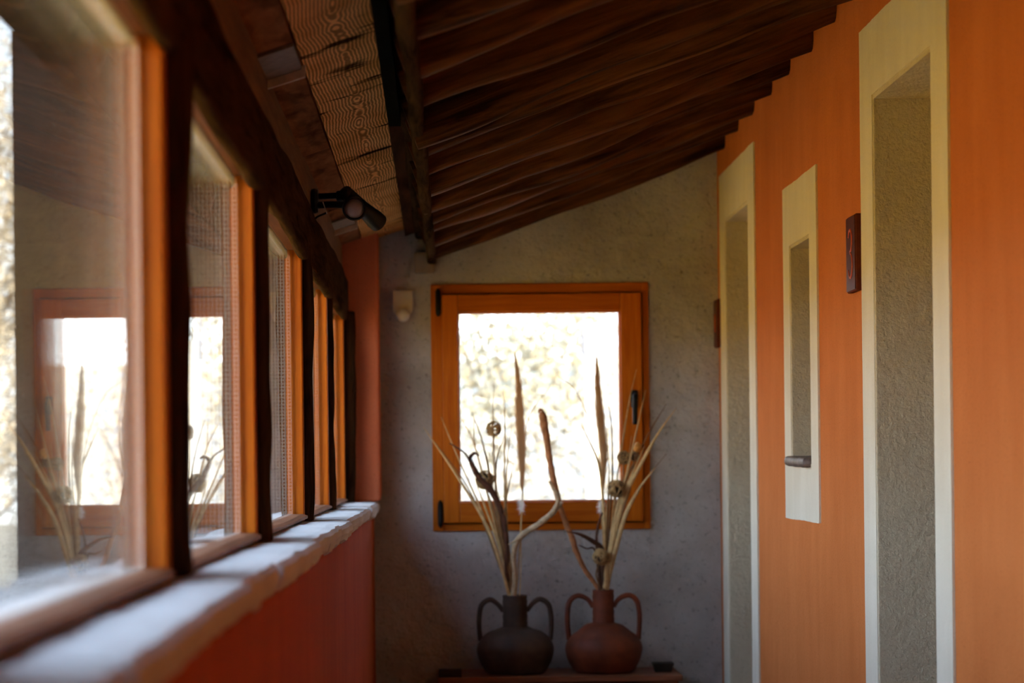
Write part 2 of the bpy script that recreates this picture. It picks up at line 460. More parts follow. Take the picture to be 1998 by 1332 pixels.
def doorway(name, D, ztop, seed, y_in, y_out):
    d = struct(name, (XR, (D[0]+D[1])/2, 0))
    surround(d, D[0], D[1], .0, D[3], .17, ztop, .0, seed, True)
    t = .012
    V, F = beam((XR+.231, D[1]-t/2+.004, 0), (XR+.231, D[1]-t/2+.004, D[3]), .47, t, (0, 1, 0), 50, .0007, seed, .003, 8)
    mk('jamb', V, F, 'reveal', d)
    V, F = beam((XR+.231, D[0]+t/2-.004, 0), (XR+.231, D[0]+t/2-.004, D[3]), .47, t, (0, 1, 0), 30, .0007, seed+4, .003, 8)
    mk('jamb', V, F, 'reveal', d)
    mk('head', *box(XR-.003, XR+.47, D[0]+t, D[1]-t, D[3]-t, D[3]+.002), 'reveal', d)
    lf = mk('door_leaf', *box(XR+.40, XR+.45, D[0]+t, D[1]-t, 0, D[3]-t, .006), 'door', d)
    for k in range(2):
        mk('door_panel', *box(XR+.388, XR+.402, D[0]+.12, D[1]-.12, .2+k*.95, .98+k*.95, .01), 'door', lf)
    return d
doorway('door_1', D1, z(1.09), 3, 0, 0)
doorway('door_2', D2, z(1.087), 8, 0, 0)

nb = struct('window_8', (XR, (NI[0]+NI[1])/2, NI[2]))
surround(nb, NI[0], NI[1], NI[2], NI[3], .135, z(.842), z(-.19), 5)
t = .01
mk('jamb', *beam((XR+.131, NI[1]-t/2+.004, NI[2]), (XR+.131, NI[1]-t/2+.004, NI[3]), .27, t, (0, 1, 0), 24, .0007, 2, .003, 8), 'reveal', nb)
mk('jamb', *beam((XR+.131, NI[0]+t/2-.004, NI[2]), (XR+.131, NI[0]+t/2-.004, NI[3]), .27, t, (0, 1, 0), 24, .0007, 6, .003, 8), 'reveal', nb)
mk('head', *box(XR-.003, XR+.27, NI[0]+t, NI[1]-t, NI[3]-t, NI[3]+.002), 'reveal', nb)
mk('window_sill', *box(XR+.003, XR+.27, NI[0]+t, NI[1]-t, NI[2]-.002, NI[2]+.008), 'reveal', nb)
mk('shutter', *box(XR+.25, XR+.28, NI[0]+t, NI[1]-t, NI[2]+.008, NI[3]-t), 'door', nb)
mk('window_backing', *box(XR+.27, XR+.47, NI[0]+t, NI[1]-t, NI[2]+.008, NI[3]-t), 'reveal', nb)

# ------------------------------------------------------------------ ceiling
ceil = struct('ceiling', (0, 0, 0))
SL = .365
def rz(x): return z(.772)+SL*(x+.03)         # underside of the rafters
RF = [9.17, 8.75, 8.32, 7.88, 7.47, 7.02, 6.60, 6.16, 5.73, 5.30, 4.87, 4.44, 4.0, 3.57, 3.1, 2.6, 2.1]
for i, y in enumerate(RF):
    hh, ww = .135, .072+.016*((i*7) % 3)/2
    x0, x1 = -.02-.0065*(9.4-y), XR+.03
    n = Vector((-SL, 0, 1)).normalized()
    dz = ((i*5) % 4-1.5)*.006
    p0 = Vector((x0, y+ww/2, rz(x0)+dz))+n*hh/2; p1 = Vector((x1, y+ww/2+.012*((i*3) % 3-1), rz(x1)+dz*.5))+n*hh/2
    mk('rafter', *beam(p0, p1, ww, hh, (0, 0, 1), 44, .019, i+1, .030, 3.2, sag=.006), 'rafter', ceil, smooth=True)
# boards over the rafters, running down the corridor
for k in range(7):
    x0 = -.12+k*.19; x1 = x0+.185
    zz0, zz1 = rz(x0)+.139, rz(x1)+.139
    V = [(x, y, zv+dz) for (x, zv) in ((x0, zz0), (x1, zz1)) for y in (-1.6, YE+.3) for dz in (0, .03)]
    mk('deck_board', V, box(0, 1, 0, 1, 0, 1)[1], 'deck', ceil)
# purlin the rafters butt against
mk('purlin', *beam((-.084, -1.4, z(.845)), (-.016, YE-.0, z(.845)), .034, .155, (0, 0, 1), 90, .004, 40, .010, 3), 'beam', ceil, smooth=True)
mk('packing_strip', *beam((-.085, -1.4, z(.905)), (-.055, YE-.0, z(.905)), .05, .07, (0, 0, 1), 90, .005, 47, .010, 3), 'beam', ceil, smooth=True)
# low boards between the purlin and the outer beam
def sz(x): return z(.944)+.31*x
def board(x0, x1, y0, y1, th, mat, name='soffit_board', amp=.0025, seed=0, drop=0.0):
    n, V, F = 30, [], []
    for i in range(n+1):
        y = y0+(y1-y0)*i/n
        for (x, k, dz) in ((x0, 0, 0), (x0*.75+x1*.25, 1, 0), ((x0+x1)/2, 1, 0), (x0*.25+x1*.75, 1, 0), (x1, 0, 0), (x1, 0, th), (x0, 0, th)):
            e = noise.noise(Vector((x*9, y*3, seed)))*amp
            V.append((x+(0 if k else noise.noise(Vector((x*3, y*4, seed+3)))*.003), y, sz(x)+dz+e-drop))
    m = 7
    for i in range(n):
        for j in range(m): F.append((i*m+j, i*m+(j+1) % m, (i+1)*m+(j+1) % m, (i+1)*m+j))
    F.append(tuple(range(m))[::-1]); F.append(tuple(n*m+j for j in range(m)))
    V = [tuple(v) for v in V]
    o = mk(name, V, F, mat, ceil)
    return o
# the figured board gets its own origin so its heart runs down its middle
fbx = -.192
o = board(-.281, -.076, .6, YE, .03, 'figured', seed=3)
o.data.transform(Matrix.Translation((-fbx, 0, 0))); o.location = (fbx, 0, 0)
for (y0, y1, dr) in ((.6, 3.55, .0), (3.556, 4.92, .003), (4.926, 6.55, .004), (6.556, 8.02, -.002), (8.026, YE, .002)):
    board(-.372, -.2855, y0, y1, .03, 'soffit_red', seed=y0, drop=dr)
board(-.38, -.076, -1.6, .59, .03, 'soffit_red', seed=77)
# black felt strip along the purlin, near half only
mk('felt_strip', *box(-.114, -.084, .6, 6.02, z(.835), z(.925)), 'felt', ceil)
# eaves outside
for k in range(3):
    x0 = -.702+k*.11; x1 = x0+.107
    V = [(x, y, sz(x)+dz) for x in (x0, x1) for y in (-1.6, YE+.5) for dz in (0, .03)]
    mk('eave_board', V, box(0, 1, 0, 1, 0, 1)[1], 'outer_boards', ceil)
# roof covering
V = [(x, y, zv+dz) for (x, zv) in ((-.70, z(.745)), (1.75, z(1.66))) for y in (-1.8, YE+.6) for dz in (.035, .12)]
rf = st(mk('roof', V, box(0, 1, 0, 1, 0, 1)[1], 'roof'))

# lintel beam over the windows and the fascia board above it
st(mk('trim_3', *beam((-.346, -1.45, z(.614)), (-.346, YE-.12, z(.614)), (.026), .166, (0, 0, 1), 150, .011, 21, .010, 2.6), 'beam', smooth=True))
st(mk('trim_4', *box(-.41, -.357, -1.45, YE-.02, z(.68), z(.845), .006), 'fascia'))

# ------------------------------------------------------------------ posts, sill, side windows
POSTS = [.04, 1.62, 3.16, 4.68, 6.33, 7.76, 9.11]
sides = struct('trim_5', (-.36, 3.16, z(-.15)))
for i, y in enumerate(POSTS):
    px_ = -.372 if i == len(POSTS)-1 else -.388
    mk('timber_post', *beam((px_, y+.055, z(-.152)), (px_, y+.055, z(.57)), .112, .110, (0, 1, 0), 40, .009, 60+i, .016, 6), 'post', sides, smooth=True)

sill = struct('trim_6', (XS, 4, z(-.2)))
random.seed(4)
y = -1.45; k = 0
joints = [-1.45, -.5, .15, .72, 1.3, 1.9, 2.5, 3.14, 3.7, 4.22, 4.76, 5.27, 5.84, 6.47, 7.1, 7.72, 8.3, 8.85, 9.43]
for k in range(len(joints)-1):
    y0, y1 = joints[k]+.003, joints[k+1]-.003
    off = random.uniform(-.007, .007); dz = random.uniform(-.003, .003); n = 16
    V, F = [], []
    for i in range(n+1):
        y = y0+(y1-y0)*i/n; e = min(i, n-i)
        bev = .006 if e == 0 else 0
        xf = -.240+.0017*(y-3)+off+.007*noise.noise(Vector((y*5, k, 0)))+.004*noise.noise(Vector((y*17, k, 4)))-bev
        zb = z(-.199)+.010*noise.noise(Vector((y*9, 3, k)))
        zt = z(-.150)+dz+.0025*noise.noise(Vector((y*4, k, 9)))-bev*.5
        V += [(-.56, y, zt-.004), (-.42, y, zt), (-.33, y, zt+.0015*noise.noise(Vector((y*8, 1, k)))), (xf-.03, y, zt),
              (xf-.008, y, zt-.002), (xf, y, zt-.010), (xf+.001, y, (zt+zb)/2), (xf-.004, y, zb+.008), (xf-.016, y, zb), (-.56, y, zb)]
    m = 10
    for i in range(n):
        for j in range(m): F.append((i*m+j, i*m+(j+1) % m, (i+1)*m+(j+1) % m, (i+1)*m+j))
    F.append(tuple(range(m))[::-1]); F.append(tuple(n*m+j for j in range(m)))
    mk('sill_stone', V, F, 'sill', sill, smooth=False)

GX = -.372
def side_window(n_, y0, y1):
    wdw = struct('window_%d' % n_, (GX, (y0+y1)/2, z(-.15)))
    zb, zt = z(-.150), z(.552)
    sw = .05
    # stiles (far one shows its honey face to the camera)
    mk('stile', *box(-.412, -.350, y1-sw, y1+.004, zb, zt+.05, .003), 'frame', wdw)
    mk('stile', *box(-.412, -.350, y0-.004, y0+sw, zb, zt+.05, .003), 'frame', wdw)
    # top rail follows the crooked beam
    def rail(zc0, half, x0, x1, wav, name, slope):
        n, V, F = 24, [], []
        for i in range(n+1):
            yy = y0+sw+(y1-y0-2*sw)*i/n
            e = wav*noise.noise(Vector((yy*1.6, n_*3.3, half)))
            V += [(x0, yy, zc0-half+e*0), (x1, yy, zc0-half), (x1, yy, zc0+half+e-slope), (x1-.012, yy, zc0+half+e), (x0, yy, zc0+half+e)]
        for i in range(n):
            for j in range(5): F.append((i*5+j, i*5+(j+1) % 5, (i+1)*5+(j+1) % 5, (i+1)*5+j))
        F.append((4, 3, 2, 1, 0)); F.append(tuple(n*5+j for j in range(5)))
        return mk(name, V, F, 'frame_y', wdw)
    rail(z(-.1385), .0050, -.412, -.340, .004, 'bottom_rail', .004)
    mk('gap_shade_strip', *box(-.405, -.356, y0+sw, y1-sw, zb-.006, zb+.006), 'felt', wdw)  # black strip added under the rail, stops light leaking and draws its shadow line
    V, F = box(-.44, -.350, y0+sw, y1-sw, zt, zt+.055)
    mk('top_rail', *beam((-.382, y0+sw, zt+.075), (-.382, y1-sw, zt+.075), .062, .15, (0, 0, 1), 20, .004, n_+5, .004, 2), 'frame_y', wdw)
    # double glazing: two panes, aluminium spacer bar with its row of holes
    gz0, gz1 = zb+.006, zt+.012
    mk('pane', *box(GX-.004, GX, y0+sw-.006, y1-sw+.006, gz0, gz1), 'glass', wdw)
    mk('pane', *box(GX-.024, GX-.020, y0+sw-.006, y1-sw+.006, gz0, gz1), 'glass', wdw)
    sx0, sx1 = GX-.0195, GX-.0045
    for (q0, q1) in ((sx0, sx0+.0018), (sx1-.0018, sx1)):
        mk('glazing_seal', *join(box(q0, q1, y1-sw-.010, y1-sw-.0004, gz0, gz1), box(q0, q1, y0+sw+.0004, y0+sw+.010, gz0, gz1)), 'seal', wdw)
    sx0 += .0019; sx1 -= .0019
    bar = join(box(sx0, sx1, y1-sw-.008, y1-sw-.0005, gz0+.012, gz1-.02), box(sx0, sx1, y0+sw+.0005, y0+sw+.008, gz0+.012, gz1-.02),
               box(sx0, sx1, y0+sw+.008, y1-sw-.008, gz1-.028, gz1-.020), box(sx0, sx1, y0+sw+.008, y1-sw-.008, gz0+.004, gz0+.012))
    sb = mk('spacer', *bar, 'spacer', wdw)
    hs = []
    nh = int((gz1-gz0-.05)/.009)
    for q in range(nh):
        zz = gz0+.02+q*.009
        hs.append(box(sx0+.003, sx1-.003, y1-sw-.0086, y1-sw-.0081, zz, zz+.003))
    mk('spacer_holes', *join(*hs), 'hole', sb)
    return wdw
for i in range(len(POSTS)-1):
    side_window(i+2, POSTS[i]+.112, POSTS[i+1]-.002)

# ------------------------------------------------------------------ end window
ew = struct('window_1', (.4, YE, z(0)))
x0, x1, zb, zt = -.023, .826, z(-.272), z(.69)
def bar(name, a, b, c, d, y0, y1, mat, bev=.003, par=ew): return mk(name, *box(a, b, y0, y1, c, d, bev), mat, par)
bar('frame_stile', x0, .020, zb, zt, YE-.012, YE+.07, 'frame'); bar('frame_stile', .800, x1, zb, zt, YE-.012, YE+.07, 'frame')
bar('frame_rail', .020, .800, zt-.038, zt, YE-.012, YE+.07, 'frame_h'); bar('frame_rail', .020, .800, zb, zb+.028, YE-.012, YE+.07, 'frame_h')
mk('frame_rebate', *join(box(-.02, .05, YE+.052, YE+.10, zb-.0, zt), box(.77, .83, YE+.052, YE+.10, zb, zt), box(.05, .77, YE+.052, YE+.10, zt-.07, zt), box(.05, .77, YE+.052, YE+.10, zb, zb+.06)), 'frame_h', ew)
# sash
a, b, c, d = .020, .796, z(-.240), z(.648)
bar('sash_stile', a, a+.062, c, d, YE-.036, YE+.05, 'frame', .004); bar('sash_stile', b-.082, b, c, d, YE-.036, YE+.05, 'frame', .004)
bar('sash_rail', a+.062, b-.082, d-.068, d, YE-.034, YE+.05, 'frame_h', .004); bar('sash_rail', a+.062, b-.082, c, c+.080, YE-.034, YE+.05, 'frame_h', .004)
# glazing beads round the pane
gx0, gx1, gz0, gz1 = .088, .707, z(-.154), z(.573)
bar('glazing_bead', a+.060, gx0, gz0, gz1, YE-.026, YE+.02, 'frame', .003); bar('glazing_bead', gx1, b-.080, gz0, gz1, YE-.026, YE+.02, 'frame', .003)
bar('glazing_bead', a+.062, b-.082, gz1, d-.066, YE-.026, YE+.02, 'frame_h', .003); bar('glazing_bead', a+.062, b-.082, c+.078, gz0, YE-.026, YE+.02, 'frame_h', .003)
mk('pane', *box(gx0-.004, gx1+.004, YE+.006, YE+.010, gz0-.004, gz1+.004), 'glass', ew)
mk('pane', *box(gx0-.004, gx1+.004, YE+.026, YE+.030, gz0-.004, gz1+.004), 'glass', ew)
for zc in (z(.618), z(-.205)):
    h = mk('hinge', *lathe([(.001, -.048), (.009, -.046), (.010, -.03), (.010, .03), (.009, .046), (.001, .048)], (.006, YE-.034, zc), 14), 'black', ew, smooth=True)
    mk('hinge_pin', *lathe([(.004, -.054), (.006, -.050), (.006, .050), (.004, .054)], (.006, YE-.034, zc), 10), 'black', h)
hz = z(.235)
hd = mk('handle', *box(.750, .778, YE-.048, YE-.036, hz-.035, hz+.035, .006), 'black', ew)
mk('lever', *tube([(.764, YE-.045, hz+.012), (.764, YE-.085, hz+.010), (.763, YE-.092, hz-.02), (.762, YE-.088, hz-.10)], [.009, .009, .011, .009], 10, 6), 'black', hd, smooth=True)

# ------------------------------------------------------------------ small fittings
# twin spotlight on the fascia
sy = 6.95
spot = thing('spotlight', 'black twin ceiling spotlight on short arms fixed above the side windows', 'lamp', (-.357, sy, z(.75)))
mk('base_plate', *lathe([(.030, 0), (.034, .002), (.036, .012), (.033, .020), (.02, .022)], (-.357, sy, z(.752)), 28, 'X'), 'black', spot, smooth=False)
mk('arm', *tube([(-.338, sy, z(.765)), (-.28, sy-.01, z(.765)), (-.245, sy, z(.763))], [.009, .009, .010], 12, 5), 'black', spot, smooth=True)
mk('arm', *tube([(-.338, sy-.02, z(.738)), (-.28, sy-.05, z(.736)), (-.240, sy-.06, z(.730))], [.010, .010, .011], 12, 5), 'black', spot, smooth=True)
mk('arm_knuckle', *lathe([(.004, -.014), (.014, -.011), (.016, 0), (.014, .011), (.004, .014)], (-.272, sy-.008, z(.765)), 16, 'X'), 'black', spot, smooth=True)
cdir = (Vector((0, 0, EYE-.02))-Vector((-.232, sy-.07, z(.722)))).normalized()
cdir = (cdir+Vector((.08, 0, -.10))).normalized()
hc = Vector((-.231, sy-.07, z(.722)))
h1 = mk('lamp_head', *lathe([(.012, -.095), (.022, -.090), (.025, -.07), (.026, -.02), (.032, -.005), (.034, .012), (.034, .030), (.030, .032), (.029, .022)], hc-cdir*.02, 32, d=cdir), 'black', spot, smooth=False)
mk('lens', *lathe([(.0295, .004), (.027, .010), (.018, .016), (.006, .0185), (.001, .019)], hc-cdir*.004, 28, d=cdir), 'lamp_glass', h1, smooth=True)
d2 = Vector((.085, .12, -.068)).normalized()
h2 = mk('lamp_head', *lathe([(.012, -.075), (.022, -.07), (.022, -.055), (.022, .02), (.025, .06), (.028, .085), (.028, .105), (.025, .106)], Vector((-.222, sy+.02, z(.742))), 32, d=d2), 'black', spot, smooth=False)
mk('highlight_rod', *tube([at(630, 394, sy-.05), at(638, 417, sy-.05)], [.0013, .0013], 6, 2), 'steel', spot)  # thin steel rod standing in for a metal highlight line
mk('cable', *tube([at(637, 415, sy+.1)+Vector((0, 0, 0)), (-.354, sy+.12, z(.71)), (-.354, sy+.16, z(.66))], [.003, .003], 6, 4), 'black', spot)

# plates under the low boards; the lip's colour carries its lit front
for (ya, yb, lab) in ((4.90, 5.20, 'grey-brown ceiling plate with a lip coloured as if lit, high above the near windows'), (8.30, 8.57, 'grey-brown ceiling plate with a lip coloured as if lit, just behind the spotlight')):
    tt = thing('ceiling_plate', lab, 'plate', (-.33, ya, sz(-.33)-.01), 'plates under the ceiling boards')
    def sl_box(xa, xb, y0, y1, d0, d1):
        V = [(x, y, sz(x)-dd) for x in (xa, xb) for y in (y0, y1) for dd in (d1, d0)]
        return V, box(0, 1, 0, 1, 0, 1)[1]
    mk('plate_body', *sl_box(-.370, -.284, ya, yb-.012, .0045, .012), 'plate', tt)
    mk('lip', *sl_box(-.371, -.276, yb-.012, yb, .0045, .030), 'lip', tt)

pir = thing('motion_sensor', 'small ivory motion sensor with a round white lens beside the end window', 'sensor', (-.131, YE, z(.576)))
px0, px1 = -.169, -.093
V = [(px0, YE-.03, z(.586)), (px0+.010, YE-.03, z(.574)), (px1-.010, YE-.03, z(.574)), (px1, YE-.03, z(.586)), (px1, YE-.03, z(.666)), (px0, YE-.03, z(.666))]
V += [(v[0], YE, v[2]) for v in V]
mk('sensor_body', V, [(0, 1, 2, 3, 4, 5), (6, 11, 10, 9, 8, 7)]+[(i, 6+i, 6+(i+1) % 6, (i+1) % 6) for i in range(6)], 'plastic', pir)
mk('sensor_lens', *lathe([(.002, -.0262)]+[(.0265*math.sin(PI*k/14), -.0265*math.cos(PI*k/14)) for k in range(1, 14)]+[(.002, .0262)], (-.130, YE-.045, z(.570)), 24, 'Z'), 'lens', pir, smooth=True)
mk('lens_collar', *lathe([(.018, 0), (.018, .022)], (-.130, YE-.042, z(.570)), 18, 'Y'), 'plastic', pir)

jb = thing('junction_box', 'dull beige junction box on the end wall under the purlin', 'box', (-.045, YE, z(.733)))
mk('box_body', *box(-.085, -.006, YE-.035, YE, z(.733), z(.815), .006), 'dull', jb)
mk('box_lid', *box(-.083, -.008, YE-.040, YE-.034, z(.735), z(.813), .002), 'dull', jb)

# house number plaques
def plaque(label, y0, y1, z0, z1, digit, grp=None):
    t = thing('number_plaque', label, 'plaque', (XR, (y0+y1)/2, z0))
    mk('plaque_body', *box(XR-.018, XR, y0, y1, z0, z1, .003), 'plaque_edge', t)
    mk('plaque_face', *box(XR-.0205, XR-.0165, y0+.003, y1-.003, z0+.003, z1-.003, .0015), 'plaque', t)
    yc, zc, h, wd = (y0+y1)/2, (z0+z1)/2, (z1-z0)*.62, (y1-y0)*.42
    # reading direction on this wall: left of the digit is at the far end (larger y)
    if digit:
        pts = [(-1, .72), (-.55, .95), (.1, 1.0), (.75, .82), (.9, .5), (.6, .2), (-.05, .06), (.65, -.08), (1.0, -.42), (.85, -.78), (.25, -1.0), (-.5, -.95), (-1, -.68)]
        P = [(XR-.0205, yc-a*wd/2, zc+b*h/2) for a, b in pts]
        mk('digit', *tube(P, [.0032, .0045, .0045, .004, .0045, .0032], 8, 4, .6, fdir=(1, 0, 0)), 'digit', t, smooth=True)
    else:
        P = [(XR-.0205, yc-.004, zc-h*.30), (XR-.0205, yc-.004, zc+h*.30)]
        mk('relief', *tube(P, [.006, .006], 8, 4, .6, fdir=(1, 0, 0)), 'digit', t, smooth=True)
    return t
plaque('glazed brown number plaque reading 3 beside the near doorway', 6.232, 6.368, z(.43), z(.628), '3')
plaque('dark brown number plaque beside the far doorway at the wall corner', 9.32, 9.43, z(.43), z(.615), None)

# slate slab at the foot of the little opening
random.seed(2)
V, F = beam((XR+.008, 7.10, z(-.012)), (XR+.004, 7.475, z(-.010)), .075, .030, (0, 0, 1), 26, .006, 9, .010, 9)
sl_ = mk('slate_slab', V, F, 'stone', None, (XR, 7.3, z(-.012)), smooth=True)
tag(sl_, 'dark slate slab jutting out at the foot of the narrow wall opening', 'slab')

# ------------------------------------------------------------------ bench and what stands on it
BT = z(-.808)                       # bench top
bn = thing('wooden_bench', 'low reddish brown wooden bench carrying the two clay vases', 'bench', (.45, 9.22, 0))
for k in range(3):
    mk('bench_board', *box(-.012, .905, 9.035+k*.124, 9.035+k*.124+.122, BT-.022, BT, .003), 'bench', bn)
mk('apron', *box(.02, .875, 9.05, 9.072, BT-.15, BT-.026, .003), 'bench', bn)
mk('apron', *box(.02, .875, 9.37, 9.39, BT-.15, BT-.026, .003), 'bench', bn)
for xx in (.0, .835):
    for yy in (9.042, 9.345): mk('leg', *box(xx, xx+.055, yy, yy+.055, 0, BT-.0225, .004), 'bench', bn)
bl = mk('black_block', *box(-.008, .080, 9.05, 9.12, BT, BT+.029, .004), 'blackwood', None, (.036, 9.085, BT)); tag(bl, 'small black block on the end of the bench beside the dark vase', 'block')
ds = thing('small_dish', 'small dark square dish on the bench beside the red vase', 'dish', (.846, 9.20, BT))
def frus(cx, cy, z0, z1, a0, a1):
    V = [(cx+sx*a, cy+sy*a, zz) for (zz, a) in ((z0, a0), (z1, a1)) for (sx, sy) in ((-1, -1), (1, -1), (1, 1), (-1, 1))]
    return V, [(3, 2, 1, 0), (4, 5, 6, 7), (0, 1, 5, 4), (1, 2, 6, 5), (2, 3, 7, 6), (3, 0, 4, 7)]
mk('dish_body', *frus(.846, 9.20, BT, BT+.028, .030, .038), 'blackwood', ds)
mk('dish_rim', *frus(.846, 9.20, BT+.028, BT+.034, .039, .039), 'blackwood', ds)

def vase(name, label, X, Y, mat, neck_r, neck_h0, H, rmax):
    t = thing(name, label, 'vase', (X, Y, BT), 'two handled clay vases on the bench')
    body = [(rmax*.70, 0), (rmax*.80, .012), (rmax*.93, .045), (rmax, .085), (rmax*.97, .112), (rmax*.86, .138), (rmax*.68, .158), (rmax*.48, neck_h0), (neck_r*1.12, neck_h0+.008)]
    P = [Vector((r, 0, h)) for r, h in body]
    prof = [(p.x, p.z) for p in smooth_path(P, 5)]
    mk('vase_body', *lathe(prof, (X, Y, BT), 48), mat, t, smooth=True)
    nk = [(neck_r*1.14, neck_h0+.004)]
    n = 12
    for i in range(n+1):
        h = neck_h0+.012+(H-neck_h0-.018)*i/n
        nk.append((neck_r*(1.02+.025*math.sin(i*2.1)), h))
    nk += [(neck_r*1.04, H-.003), (neck_r*.98, H), (neck_r*.84, H-.002), (neck_r*.80, H-.02), (neck_r*.80, neck_h0+.03), (neck_r*.5, neck_h0+.01)]
    mk('vase_neck', *lathe(nk, (X, Y, BT), 40), mat, t, smooth=True)
    for s in (-1, 1):
        pts = [(neck_r*.96, neck_h0+.068), (neck_r*1.5, neck_h0+.098), (rmax*.66, neck_h0+.112), (rmax*.86, neck_h0+.092), (rmax*.925, neck_h0+.05), (rmax*.93, neck_h0+.0), (rmax*.90, .125)]
        mk('vase_handle', *tube([(X+s*a, Y, BT+b) for a, b in pts], [.0085, .009, .010, .010, .0095, .009, .010], 12, 6), mat, t, smooth=True)
    return t
VL = (.286, 9.20); VR = (.622, 9.20)
vase('clay_vase', 'dark brown two-handled clay vase, the one nearer the side windows', *VL, 'vase_dark', .046, .168, .297, .147)
vase('clay_vase', 'red-brown two-handled clay vase, the one nearer the doorways', *VR, 'vase_red', .040, .180, .314, .147)

# ------------------------------------------------------------------ dried bouquet: every stem is a thing
def root(V, k, H):
    """a point inside the vase neck"""
    a = k*2.4; r = .018
    return Vector((V[0]+r*math.cos(a), V[1]+r*math.sin(a), BT+H-.06))
def base_of(V): return (V[0], V[1], BT+.25)
GL, GR = 'dried stems in the dark vase', 'dried stems in the red vase'
cnt = [0]
def stem_pts(V, pts, dy, H):
    cnt[0] += 1
    P = [root(V, cnt[0], H)]
    n = len(pts)
    for i, (x, y) in enumerate(pts):
        P.append(at(x, y, V[1]+dy*(i+1)/n))
    return P
def blade(V, pts, dy, wd, label, mat='straw', grp=GL, H=.3, name='dried_straw', cat='dried grass', flat=.25):
    P = stem_pts(V, pts, dy, H)
    o = mk(name, *tube(P, [wd*.6, wd, wd*1.1, wd, wd*.65, .0008], 6, 6, flat, seed=cnt[0]), mat, None, base_of(V), smooth=True)
    return tag(o, label, cat, grp)
def stick(V, pts, dy, wd, label, mat='straw_dark', grp=GL, H=.3, name='dried_reed'):
    P = stem_pts(V, pts, dy, H)
    o = mk(name, *tube(P, [wd, wd, wd*.8, wd*.5], 6, 5, 1, .35, cnt[0]), mat, None, base_of(V), smooth=True)
    return tag(o, label, 'dried stem', grp)
def woven_ball(V, c, r_px, dy, stem, label, grp=GL, H=.3, core='ball_core', tip=None):
    C = at(*c, V[1]+dy); r = r_px*C.y/FPX
    t = thing('woven_ball', label, 'dried ball', base_of(V), grp)
    cnt[0] += 1; random.seed(cnt[0]*13)
    R = root(V, cnt[0], H)
    pts = [R]+[at(x, y, V[1]+dy*(i+1)/(len(stem)+1)) for i, (x, y) in enumerate(stem)]+[C-Vector((0, 0, r*.6))]
    mk('stalk', *tube(pts, [.003, .0028, .0025], 6, 5, 1, .2, cnt[0]), 'straw_dark', t, smooth=True)
    if core: mk('ball_core', *lathe([(.001, -r*.78)]+[(r*.78*math.sin(PI*k/10), -r*.78*math.cos(PI*k/10)) for k in range(1, 10)]+[(.001, r*.78)], C, 16), core, t, smooth=True)
    parts = []
    for k in range(16):
        ax = Vector((random.gauss(0, 1), random.gauss(0, 1), random.gauss(0, 1))).normalized()
        a = ax.orthogonal().normalized(); b = ax.cross(a); o = random.uniform(-.55, .55)*r
        rr = math.sqrt(max(r*r-o*o, 1e-6))*random.uniform(.9, 1.02)
        P = [C+ax*o+a*rr*math.cos(q)+b*rr*math.sin(q) for q in [2*PI*i/9 for i in range(9)]]
        parts.append(tube(P, [r*.075], 4, 2))
    mk('woven_vine', *join(*parts), 'ball', t)
    if tip: mk('tip', *tube([C+Vector((0, 0, r*.8))]+[at(*q, V[1]+dy) for q in tip], [.0018, .0014, .0008], 5, 4), 'straw_dark', t)
    return t
def plume(V, axis, widths, dy, label, grp, H=.3, fl=None, stem=()):
    """feathery grass head: stalk, plume of fine hairs, tuft of white down below it"""
    t = thing('feather_plume', label, 'dried grass', base_of(V), grp)
    cnt[0] += 1; random.seed(cnt[0]*7)
    A = [at(x, y, V[1]+dy) for x, y in axis]       # bottom to top
    P = [root(V, cnt[0], H)]+[at(x, y, V[1]+dy*.6) for x, y in stem]+A
    mk('stalk', *tube(P, [.0022, .0020, .0018, .0012], 6, 5), 'straw', t, smooth=True)
    path = smooth_path(A, 12); m = len(path)-1
    VV, FF = [], []
    def hair(p, d, L, wdt):
        s = d.cross(Vector((0, 1, 0)))
        if s.length < 1e-5: s = Vector((1, 0, 0))
        s = s.normalized()*wdt; o = len(VV); q = p+d*L
        VV.extend([tuple(p-s), tuple(p+s), tuple(q+s*.3), tuple(q-s*.3)]); FF.append((o, o+1, o+2, o+3))
    for k in range(3200):
        f = random.random(); i = f*m; j = min(int(i), m-1); p = path[j].lerp(path[j+1], i-j)
        tg = (path[j+1]-path[j]).normalized()
        g = f*(len(widths)-1); a = min(int(g), len(widths)-2); wr = widths[a]+(widths[a+1]-widths[a])*(g-a)
        wr *= p.y/FPX
        out = Vector((random.gauss(0, 1), random.gauss(0, 1), 0)).normalized()
        d = (tg+out*random.uniform(.08, .34)).normalized()
        hair(p, d, wr/max(.15, (d-tg*d.dot(tg)).length)*random.uniform(.55, 1.25)*.85, .0008)
    mk('plume', VV, FF, 'plume', t)
    if fl:
        VV.clear(); FF.clear(); C = at(*fl, V[1]+dy)
        for k in range(160):
            out = Vector((random.gauss(0, 1), random.gauss(0, 1), random.uniform(-1.6, .4))).normalized()
            hair(C+Vector((0, 0, random.uniform(-.01, .03))), out, random.uniform(.012, .024), .0006)
        mk('down', VV, FF, 'fluff', t)
    return t
def drift(V, pts, rad, dy, label, mat, grp, H=.3, twigs=()):
    """crooked driftwood branch"""
    t = thing('driftwood_branch', label, 'branch', base_of(V), grp)
    cnt[0] += 1
    P = [root(V, cnt[0], H)]+[at(x, y, V[1]+dy*(i+1)/len(pts)) for i, (x, y) in enumerate(pts)]
    mk('stem', *tube(P, rad, 9, 6, .85, .30, cnt[0]), mat, t, smooth=True)
    for tw, r in twigs:
        mk('twig', *tube([at(x, y, V[1]+dy) for x, y in tw], r, 7, 5, .85, .3, cnt[0]+1), mat, t, smooth=True)
    return t

u = 9.2/FPX
